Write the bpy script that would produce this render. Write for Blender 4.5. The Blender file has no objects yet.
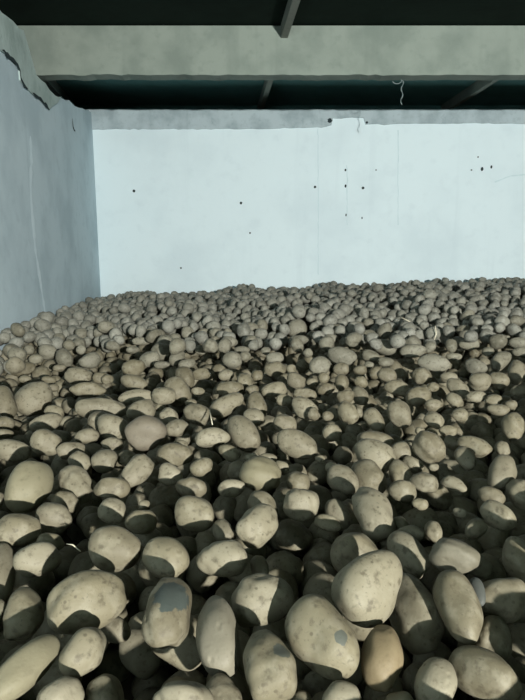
import bpy, bmesh, math
import numpy as np
from mathutils import Euler, Vector, Matrix

# ------------------------------------------------------------------ basics
SC = bpy.context.scene
COL = SC.collection
RNG = np.random.default_rng(11)
CAM_Z = 1.785


def srgb(r, g, b):
    return tuple(((c / 255 + .055) / 1.055) ** 2.4 if c > 10 else c / 255 / 12.92 for c in (r, g, b)) + (1,)


def mesh_obj(name, verts, faces, mat, parent=None, smooth=False):
    me = bpy.data.meshes.new(name)
    me.from_pydata([tuple(v) for v in verts], [], [tuple(f) for f in faces])
    for m in (mat if isinstance(mat, (list, tuple)) else [mat]):
        me.materials.append(m)
    if smooth:
        me.polygons.foreach_set('use_smooth', [True] * len(me.polygons))
    me.update()
    o = bpy.data.objects.new(name, me)
    COL.objects.link(o)
    if parent:
        o.parent = parent
    return o


def structure(o):
    o['kind'] = 'structure'
    return o


# ------------------------------------------------------------------ materials
class NT:
    def __init__(s, name, rough=.8, spec=.2):
        s.m = bpy.data.materials.new(name)
        s.m.use_nodes = True
        s.t = s.m.node_tree
        s.b = s.t.nodes['Principled BSDF']
        s.b.inputs['Roughness'].default_value = rough
        s.b.inputs['Specular IOR Level'].default_value = spec
        s.coord = s.t.nodes.new('ShaderNodeTexCoord').outputs['Object']

    def n(s, typ, **kw):
        o = s.t.nodes.new(typ)
        for k, v in kw.items():
            setattr(o, k, v)
        return o

    def link(s, a, b):
        s.t.links.new(a, b)

    def noise(s, scale, detail=4, vec=None, rough=.55):
        o = s.n('ShaderNodeTexNoise')
        o.inputs['Scale'].default_value = scale
        o.inputs['Detail'].default_value = detail
        o.inputs['Roughness'].default_value = rough
        s.link(vec or s.coord, o.inputs['Vector'])
        return o.outputs['Fac']

    def ramp(s, fac, lo, hi, a=0., b=1.):
        o = s.n('ShaderNodeMapRange')
        o.interpolation_type = 'SMOOTHSTEP'
        for k, v in zip(('From Min', 'From Max', 'To Min', 'To Max'), (lo, hi, a, b)):
            o.inputs[k].default_value = v
        s.link(fac, o.inputs['Value'])
        return o.outputs['Result']

    def mix(s, fac, a, b, mode='MIX'):
        o = s.n('ShaderNodeMix', data_type='RGBA', blend_type=mode)
        for sock, v in ((o.inputs['Factor'], fac), (o.inputs['A'], a), (o.inputs['B'], b)):
            pass
        ins = [i for i in o.inputs if i.enabled]
        for sock, v in zip((o.inputs[0], o.inputs[6], o.inputs[7]), (fac, a, b)):
            if isinstance(v, (int, float)):
                sock.default_value = v
            elif isinstance(v, tuple):
                sock.default_value = v
            else:
                s.link(v, sock)
        return o.outputs[2]

    def bump(s, h, strength=.3, dist=.004):
        o = s.n('ShaderNodeBump')
        o.inputs['Strength'].default_value = strength
        o.inputs['Distance'].default_value = dist
        s.link(h, o.inputs['Height'])
        s.link(o.outputs['Normal'], s.b.inputs['Normal'])

    def out(s, col):
        s.link(col, s.b.inputs['Base Color'])
        return s.m


def col(r, g, b):
    return (r, g, b, 1.)


def potato_mat(name, base, dark, light, patch=None, island=False, patch_col=None, blotch=1.):
    t = NT(name, .62, .25)
    if island:
        rnd = t.n('ShaderNodeNewGeometry').outputs['Random Per Island']
    else:
        rnd = t.n('ShaderNodeObjectInfo').outputs['Random']
    sh = t.n('ShaderNodeVectorMath', operation='SCALE')
    cx = t.n('ShaderNodeCombineXYZ')
    t.link(rnd, cx.inputs[0])
    mu = t.n('ShaderNodeMath', operation='MULTIPLY')
    mu.inputs[1].default_value = 37.
    t.link(rnd, mu.inputs[0])
    t.link(mu.outputs[0], cx.inputs[1])
    t.link(cx.outputs[0], sh.inputs[0])
    sh.inputs['Scale'].default_value = 3.
    add = t.n('ShaderNodeVectorMath', operation='ADD')
    t.link(t.coord, add.inputs[0])
    t.link(sh.outputs[0], add.inputs[1])
    v = add.outputs[0]
    # per-potato tone
    f2 = t.n('ShaderNodeMath', operation='FRACT')
    m2 = t.n('ShaderNodeMath', operation='MULTIPLY')
    m2.inputs[1].default_value = 91.7
    t.link(rnd, m2.inputs[0])
    t.link(m2.outputs[0], f2.inputs[0])
    c = t.mix(t.ramp(rnd, 0, 1, 0, .75), base, light)
    c = t.mix(t.ramp(f2.outputs[0], 0, 1, 0, .45), c, dark)
    # dusty clouds, brown skin blotches, small dark specks
    c = t.mix(t.ramp(t.noise(34, 4, v), .46, .68, 0, .6 * blotch), c, light)
    c = t.mix(t.ramp(t.noise(62, 5, v), .52, .72, 0, .75 * blotch), c, dark)
    c = t.mix(t.ramp(t.noise(150, 3, v), .60, .72, 0, .5 * blotch), c, dark)
    vo = t.n('ShaderNodeTexVoronoi')
    vo.inputs['Scale'].default_value = 42
    t.link(v, vo.inputs['Vector'])
    c = t.mix(t.ramp(vo.outputs['Distance'], .06, .16, .7 * blotch, 0), c, dark)
    if patch:
        (px, py, pz), r = patch
        d = t.n('ShaderNodeVectorMath', operation='DISTANCE')
        d.inputs[1].default_value = (px, py, pz)
        t.link(t.coord, d.inputs[0])
        w = t.n('ShaderNodeMath', operation='MULTIPLY_ADD')
        t.link(t.noise(70, 4), w.inputs[0])
        w.inputs[1].default_value = r * 1.1
        t.link(d.outputs['Value'], w.inputs[2])
        c = t.mix(t.ramp(w.outputs[0], r * 1.42, r * 1.55, .95, 0), c, patch_col)
    t.bump(t.noise(260, 3, v), .35, .0015)
    return t.out(c)


BASE, DARK, LIGHT = col(.143, .128, .083), col(.062, .053, .034), col(.200, .185, .133)
M_POT = potato_mat('potato_skin', BASE, DARK, LIGHT)
M_POT_I = potato_mat('glare_paled_potato_skin', col(.200, .198, .160), col(.085, .085, .070), col(.26, .262, .225), island=True)  # surface mass: skin lightened and greyed, lens glare painted into the colour
M_YEL = potato_mat('yellow_skin', col(.140, .127, .079), col(.08, .072, .045), col(.180, .167, .110), blotch=.4)
M_WARM = potato_mat('warm_brown_skin', col(.150, .118, .065), col(.085, .064, .035), col(.19, .155, .092), blotch=.4)
M_PINK = potato_mat('pinkish_skin', col(.142, .124, .088), col(.07, .06, .045), col(.175, .157, .118), blotch=.5)
M_PALE = potato_mat('pale_skin', col(.142, .130, .092), col(.075, .07, .05), col(.18, .167, .125), blotch=.5)
M_GREY = potato_mat('grey_skin', col(.058, .062, .054), col(.04, .045, .04), col(.07, .075, .067), blotch=.5)
M_POT_F = potato_mat('glare_paled_far_potato_skin', col(.165, .155, .112), col(.07, .067, .05), col(.215, .207, .16))  # same skin, paler for far potatoes: distant glare put into the colour
M_POT_U = potato_mat('potato_skin_below', BASE, DARK, LIGHT, island=True)
GREY = col(.060, .067, .055)


def wall_mat(name, base, stain, sc=1., amt=.5, bump=.25):
    t = NT(name, .9, .1)
    c = t.mix(t.ramp(t.noise(1.1 * sc, 5), .42, .70, 0, amt), base, stain)
    c = t.mix(t.ramp(t.noise(6 * sc, 6), .52, .75, 0, amt * .6), c, stain)
    # damp runs down the plaster
    mp = t.n('ShaderNodeMapping')
    mp.inputs['Scale'].default_value = (5, 5, .35)
    t.link(t.coord, mp.inputs[0])
    c = t.mix(t.ramp(t.noise(1.0, 4, mp.outputs[0]), .56, .74, 0, amt * .55), c, stain)
    t.bump(t.noise(14, 6), bump, .01)
    return t.out(c)


M_WALL = wall_mat('whitewashed_plaster', col(.70, .83, .87), col(.57, .69, .74), 1., .45)
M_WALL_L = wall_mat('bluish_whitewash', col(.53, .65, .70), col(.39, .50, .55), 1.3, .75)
M_BEAM = wall_mat('bare_concrete', col(.24, .285, .25), col(.165, .205, .18), 2., .8, .5)
M_RING = wall_mat('grey_concrete', col(.42, .51, .54), col(.26, .33, .355), 3., .8, .5)
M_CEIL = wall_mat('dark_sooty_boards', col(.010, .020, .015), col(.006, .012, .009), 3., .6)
M_JOIST = wall_mat('grey_joist', col(.22, .24, .21), col(.14, .16, .14), 3., .6)
M_CRACK = wall_mat('dark_crack', col(.03, .045, .05), col(.02, .03, .03), 5., .5)
M_PLAST = wall_mat('fresh_plaster', col(.66, .78, .83), col(.56, .68, .73), 5., .5)
M_FLOOR = wall_mat('earth_floor', col(.06, .05, .035), col(.03, .025, .02), 3., .6)
M_STRAW = wall_mat('dry_straw', col(.55, .52, .40), col(.40, .36, .25), 9., .4)
M_WIRE = wall_mat('pale_wire', col(.22, .28, .28), col(.16, .2, .2), 9., .4)


# ------------------------------------------------------------------ room
def left_x(y):
    return -2.30 + .105 * (7.55 - y)


def prism(name, poly, axis_vec, mat, wavy=None):
    """Closed prism: poly (list of 3D points, in order) swept by axis_vec."""
    n = len(poly)
    a = [Vector(p) for p in poly]
    b = [p + Vector(axis_vec) for p in a]
    faces = [tuple(range(n)), tuple(range(2 * n - 1, n - 1, -1))]
    faces += [(i, i + n, (i + 1) % n + n, (i + 1) % n) for i in range(n)]
    o = mesh_obj(name, a + b, faces, mat)
    bm = bmesh.new()
    bm.from_mesh(o.data)
    bmesh.ops.recalc_face_normals(bm, faces=bm.faces)
    bm.to_mesh(o.data)
    bm.free()
    return o


def append_mesh(o, verts, faces, mat):
    """Add faces with their own material to an existing wall mesh (marks and cracks of that wall)."""
    bm = bmesh.new()
    bm.from_mesh(o.data)
    idx = o.data.materials.find(mat.name)
    if idx < 0:
        o.data.materials.append(mat)
        idx = len(o.data.materials) - 1
    vs = [bm.verts.new(v) for v in verts]
    for f in faces:
        nf = bm.faces.new([vs[i] for i in f])
        nf.material_index = idx
    bm.to_mesh(o.data)
    bm.free()


def jag(points, step, amp, seed):
    """Refine a polyline and roughen it."""
    r = np.random.default_rng(seed)
    out = []
    for (a, b), (c, d) in zip(points, points[1:]):
        n = max(1, int(math.hypot(c - a, d - b) / step))
        for k in range(n):
            q = k / n
            j = 0 if k == 0 and not out else r.normal(0, amp)
            out.append((a + (c - a) * q, b + (d - b) * q + j))
    out.append(points[-1])
    return out


# back wall with its marks
wb = structure(prism('wall_back', [(-2.7, 7.55, 0), (6.2, 7.55, 0), (6.2, 7.55, 3.72), (-2.7, 7.55, 3.72)], (0, .5, 0), M_WALL))


def disc(o, x, z, r, mat, y=7.55, squash=1.):
    n = 14
    a = [(x + r * math.cos(2 * math.pi * k / n) * (1 + .18 * math.sin(3 * k + x * 9)), y - .004, z + squash * r * math.sin(2 * math.pi * k / n)) for k in range(n)]
    b = [(px * 1, y + .02, pz) for px, _, pz in a]
    append_mesh(o, a + b, [tuple(range(n))] + [(k, (k + 1) % n, n + (k + 1) % n, n + k) for k in range(n)], mat)


for x, z, r, q in [(-1.77, 2.743, .021, 1), (-.297, 2.582, .020, 1), (-.174, 2.177, .014, 1), (-1.15, 1.694, .014, 1), (.722, 2.796, .019, 1),
                   (1.136, 3.02, .014, 1.3), (1.142, 2.809, .015, 1.6), (1.383, 2.783, .021, 1), (1.554, 3.02, .010, 1), (1.159, 2.421, .010, 2),
                   (1.382, 2.381, .009, 2), (3.004, 3.033, .02, 1.5), (2.86, 3.02, .013, .8), (3.13, 3.06, .015, 1.6), (2.939, 3.19, .011, 1)]:
    disc(wb, x, z, r * .9, M_CRACK, squash=q)
M_HAIR = wall_mat('hairline', col(.58, .73, .77), col(.50, .64, .68), 5., .5)


def strip_xz(o, pts, w, mat, y=7.547, seed=1):
    p = jag(pts, .05, 0, seed)
    r = np.random.default_rng(seed)
    v, f = [], []
    for k, (x, z) in enumerate(p):
        q = p[min(k + 1, len(p) - 1)]
        p0 = p[max(k - 1, 0)]
        dx, dz = q[0] - p0[0], q[1] - p0[1]
        L = math.hypot(dx, dz) or 1
        ww = w * (.5 + r.random()) * .5
        jx = r.normal(0, w * .25)
        v += [(x - dz / L * ww + jx, y, z + dx / L * ww), (x + dz / L * ww + jx, y, z - dx / L * ww)]
        if k:
            f.append((2 * k - 2, 2 * k - 1, 2 * k + 1, 2 * k))
    append_mesh(o, v, f, mat)


strip_xz(wb, [(.75, 3.56), (.77, 2.6), (.786, 1.6)], .010, M_HAIR, seed=2)
strip_xz(wb, [(1.155, 3.086), (1.176, 2.286)], .012, M_HAIR, seed=3)
strip_xz(wb, [(1.833, 3.539), (1.886, 2.286)], .010, M_HAIR, seed=4)
strip_xz(wb, [(3.195, 2.862), (3.395, 2.941), (3.7, 2.968)], .018, M_HAIR, seed=5)

# concrete ring beam along the top of the back wall, its lower edge broken where the whitewash runs over it
low = jag([(-2.7, 3.545), (-1.2, 3.55), (-.007, 3.552), (.86, 3.575), (.93, 3.60)], .06, .004, 4) + \
    jag([(.95, 3.690), (1.36, 3.694)], .05, .006, 5) + jag([(1.39, 3.607), (2.4, 3.62), (6.2, 3.625)], .08, .004, 6)
structure(prism('trim_1', [(x, 7.53, z) for x, z in low] + [(6.2, 7.53, 3.80), (-2.7, 7.53, 3.80)], (0, .55, 0), M_RING))
tb = bpy.data.objects['trim_1']
disc(tb, .905, 3.655, .030, M_CRACK, y=7.53)
disc(tb, 1.405, 3.63, .016, M_CRACK, y=7.53)

# left wall: ragged top, protruding rough band, cracks and a pale seam
TOP = [(-6.9, 3.60), (3.0, 3.61), (4.1, 3.625)] + [(4.316, 3.637), (4.684, 3.676), (4.807, 3.695)] + [(5.092, 3.445), (5.488, 3.447), (5.692, 3.443), (6.177, 3.532), (6.854, 3.632), (7.322, 3.734), (7.578, 3.776)]
top = jag(TOP, .12, .009, 8)
poly = [(left_x(-6.9), -6.9, 0)] + [(left_x(y), y, z) for y, z in top] + [(left_x(7.75), 7.75, top[-1][1]), (left_x(7.75), 7.75, 0)]
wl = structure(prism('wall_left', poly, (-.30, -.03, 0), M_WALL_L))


def strip_left(pts, w, mat, off=.004, seed=1, step=.04):
    p = jag(pts, step, .004, seed)
    r = np.random.default_rng(seed)
    v, f = [], []
    for k, (y, z) in enumerate(p):
        q, p0 = p[min(k + 1, len(p) - 1)], p[max(k - 1, 0)]
        dy, dz = q[0] - p0[0], q[1] - p0[1]
        L = math.hypot(dy, dz) or 1
        e = min(1, (k + .4) / 2, (len(p) - k - .6) / 2)
        ww = w * (.55 + .9 * r.random()) * .5 * e
        for sgn in (1, -1):
            yy, zz = y - sgn * dz / L * ww, z + sgn * dy / L * ww
            v.append((left_x(yy) + off, yy, zz))
        if k:
            f.append((2 * k - 2, 2 * k - 1, 2 * k + 1, 2 * k))
    append_mesh(wl, v, f, mat)


strip_left([(4.252, 3.337), (4.415, 3.347), (4.547, 3.356), (4.631, 3.325), (4.638, 3.251), (4.706, 3.233), (4.805, 3.232)], .034, M_CRACK, off=.017, seed=3)
strip_left([(4.936, 3.239), (5.194, 3.254), (5.439, 3.233)], .032, M_CRACK, off=.017, seed=5)
strip_left([(6.41, 3.405), (6.431, 3.301), (6.522, 3.29)], .034, M_CRACK, seed=6)
strip_left([(4.825, 2.857), (4.807, 2.655), (4.732, 2.435), (4.723, 2.276), (4.745, 1.885), (4.905, 1.294)], .06, M_PLAST, seed=7)
strip_left([(5.75, 2.05), (5.85, 1.95)], .03, M_CRACK, off=.003, seed=12) if False else None

# concrete cross beam, ceiling and joists
bt = jag([(-2.75, 1.833 + CAM_Z), (6.2, 1.833 + CAM_Z)], .07, .004, 21)
structure(prism('beam', [(x, 5.65, z) for x, z in bt] + [(6.2, 5.65, 2.285 + CAM_Z), (-2.75, 5.65, 2.285 + CAM_Z)], (0, .155, 0), M_BEAM)).name = 'ceiling_beam'
CEIL = 4.085
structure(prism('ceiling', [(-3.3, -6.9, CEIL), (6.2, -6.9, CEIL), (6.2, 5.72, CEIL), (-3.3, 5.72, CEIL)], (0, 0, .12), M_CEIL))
M_BAY = wall_mat('glare_lifted_ceiling_boards', col(.11, .23, .22), col(.08, .17, .165), 3., .6)  # back bay boards: blue-green lift of lens glare painted into the dark ceiling
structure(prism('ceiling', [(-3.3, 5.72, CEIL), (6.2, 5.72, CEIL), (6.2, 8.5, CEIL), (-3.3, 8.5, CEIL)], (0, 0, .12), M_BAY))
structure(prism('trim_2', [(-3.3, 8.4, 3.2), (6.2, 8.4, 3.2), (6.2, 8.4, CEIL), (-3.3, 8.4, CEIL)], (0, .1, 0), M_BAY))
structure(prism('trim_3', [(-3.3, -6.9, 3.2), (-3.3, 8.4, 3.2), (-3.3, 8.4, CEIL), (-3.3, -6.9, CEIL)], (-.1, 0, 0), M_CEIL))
for x0 in (.215 - 2.76, .215, .215 + 2.74):
    def jx(y): return x0 - .094 * (y - 5.65)
    pts = [(jx(-2.4) - .033, -2.4, 3.957), (jx(-2.4) + .033, -2.4, 3.957), (jx(-2.4) + .033, -2.4, CEIL), (jx(-2.4) - .033, -2.4, CEIL)]
    o = structure(prism('ceiling_joist', pts, (jx(8.38) - jx(-2.4), 10.78, 0), M_JOIST))
# rough concrete band along the top of the left wall, breaking off along the crack
lowb = jag([(-2.4, 3.28), (2.5, 3.30)] + [(4.252, 3.337), (4.415, 3.347), (4.547, 3.356), (4.631, 3.325), (4.638, 3.251), (4.706, 3.233), (4.805, 3.232)] + [(4.936, 3.239), (5.194, 3.254), (5.439, 3.233)] + [(5.7, 3.36), (5.95, 3.50)], .08, .006, 31)
upb = [(y, z - .004) for y, z in top if -2.4 <= y < 5.9]
M_BAND = wall_mat('stained_concrete', col(.40, .50, .48), col(.27, .35, .33), 2.5, .9, .6)
structure(prism('trim_4', [(left_x(y) + .014, y, z) for y, z in lowb + upb[::-1]], (-.05, 0, 0), M_BAND))
structure(prism('floor', [(-3.3, -6.9, -.1), (6.2, -6.9, -.1), (6.2, 8.5, -.1), (-3.3, 8.5, -.1)], (0, 0, .1), M_FLOOR))


# hanging wire under the beam
def tube(pts, r, n=6):
    v, f = [], []
    P = [Vector(p) for p in pts]
    for k, p in enumerate(P):
        d = (P[min(k + 1, len(P) - 1)] - P[max(k - 1, 0)]).normalized()
        a = d.cross(Vector((.3, .9, .2))).normalized()
        b = d.cross(a)
        rr = r[k] if isinstance(r, (list, tuple)) else r
        for q in range(n):
            t = 2 * math.pi * q / n
            v.append(p + (a * math.cos(t) + b * math.sin(t)) * rr)
    for k in range(len(P) - 1):
        for q in range(n):
            f.append((k * n + q, k * n + (q + 1) % n, (k + 1) * n + (q + 1) % n, (k + 1) * n + q))
    f.append(tuple(range(n - 1, -1, -1)))
    f.append(tuple((len(P) - 1) * n + q for q in range(n)))
    return v, f


root = bpy.data.objects.new('hanging_wire', None)
COL.objects.link(root)
root.location = (1.430, 5.785, 3.605)
root['label'] = 'thin pale wire hanging with a loop from the underside of the concrete beam'
root['category'] = 'wire'
v, f = tube([(.012 * math.sin(k * 1.3), .004 * math.cos(k), .01 - .024 * k) for k in range(11)], [.0042 + .0018 * math.sin(k * 2.1) for k in range(11)])
mesh_obj('strand', v, f, M_WIRE, root, True)
v, f = tube([(-.055 - .045 * math.cos(k * .52), 0, -.02 - .028 * math.sin(k * .52) + .02) for k in range(12)], .004)
mesh_obj('loop', v, f, M_WIRE, root, True)

# ------------------------------------------------------------------ the heap


def sstep(x, a, b):
    t = np.clip((x - a) / (b - a), 0, 1)
    return t * t * (3 - 2 * t)


def heap_z(x, y):
    return 1.20 + sstep(y, 2.7, 5.6) * (0.16 + np.clip(.04 * x, -.10, .10))


def ico(sub):
    bm = bmesh.new()
    bmesh.ops.create_icosphere(bm, subdivisions=sub, radius=1)
    bm.verts.ensure_lookup_table()
    v = np.array([x.co[:] for x in bm.verts])
    f = np.array([[x.index for x in p.verts] for p in bm.faces])
    bm.free()
    return v, f


ICO = {s: ico(s) for s in (2, 3, 4, 5)}


def lumpy(sub, rng, taper=0., amp=1., eyes=0):
    """Unit potato: a sphere with broad swells, flats, shallow eyes and a taper along its long axis."""
    V = ICO[sub][0]
    r = np.ones(len(V))
    for k in range(5):
        w = rng.normal(0, 1.25, 3)
        r += amp * .052 * np.sin(V @ w + rng.uniform(0, 6.3))
    for k in range(6):
        w = rng.normal(0, 3.4, 3)
        r += amp * .018 * np.sin(V @ w + rng.uniform(0, 6.3))
    for k in range(3):          # flattened faces
        d = rng.normal(0, 1, 3)
        d /= np.linalg.norm(d)
        r -= amp * .11 * np.clip((V @ d - .55) / .45, 0, 1) ** 2
    for k in range(eyes):
        d = rng.normal(0, 1, 3)
        d /= np.linalg.norm(d)
        q = np.arccos(np.clip(V @ d, -1, 1))
        r += -.030 * np.exp(-(q / .075) ** 2) + .012 * np.exp(-((q - .16) / .08) ** 2)
    p = V * r[:, None]
    p = np.sign(p) * np.abs(p) ** .93
    if taper:
        p[:, 1:] *= (1 + taper * p[:, :1])
    lo, hi = p.min(0), p.max(0)
    return (p - (lo + hi) / 2) / ((hi - lo) / 2) * .99


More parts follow.
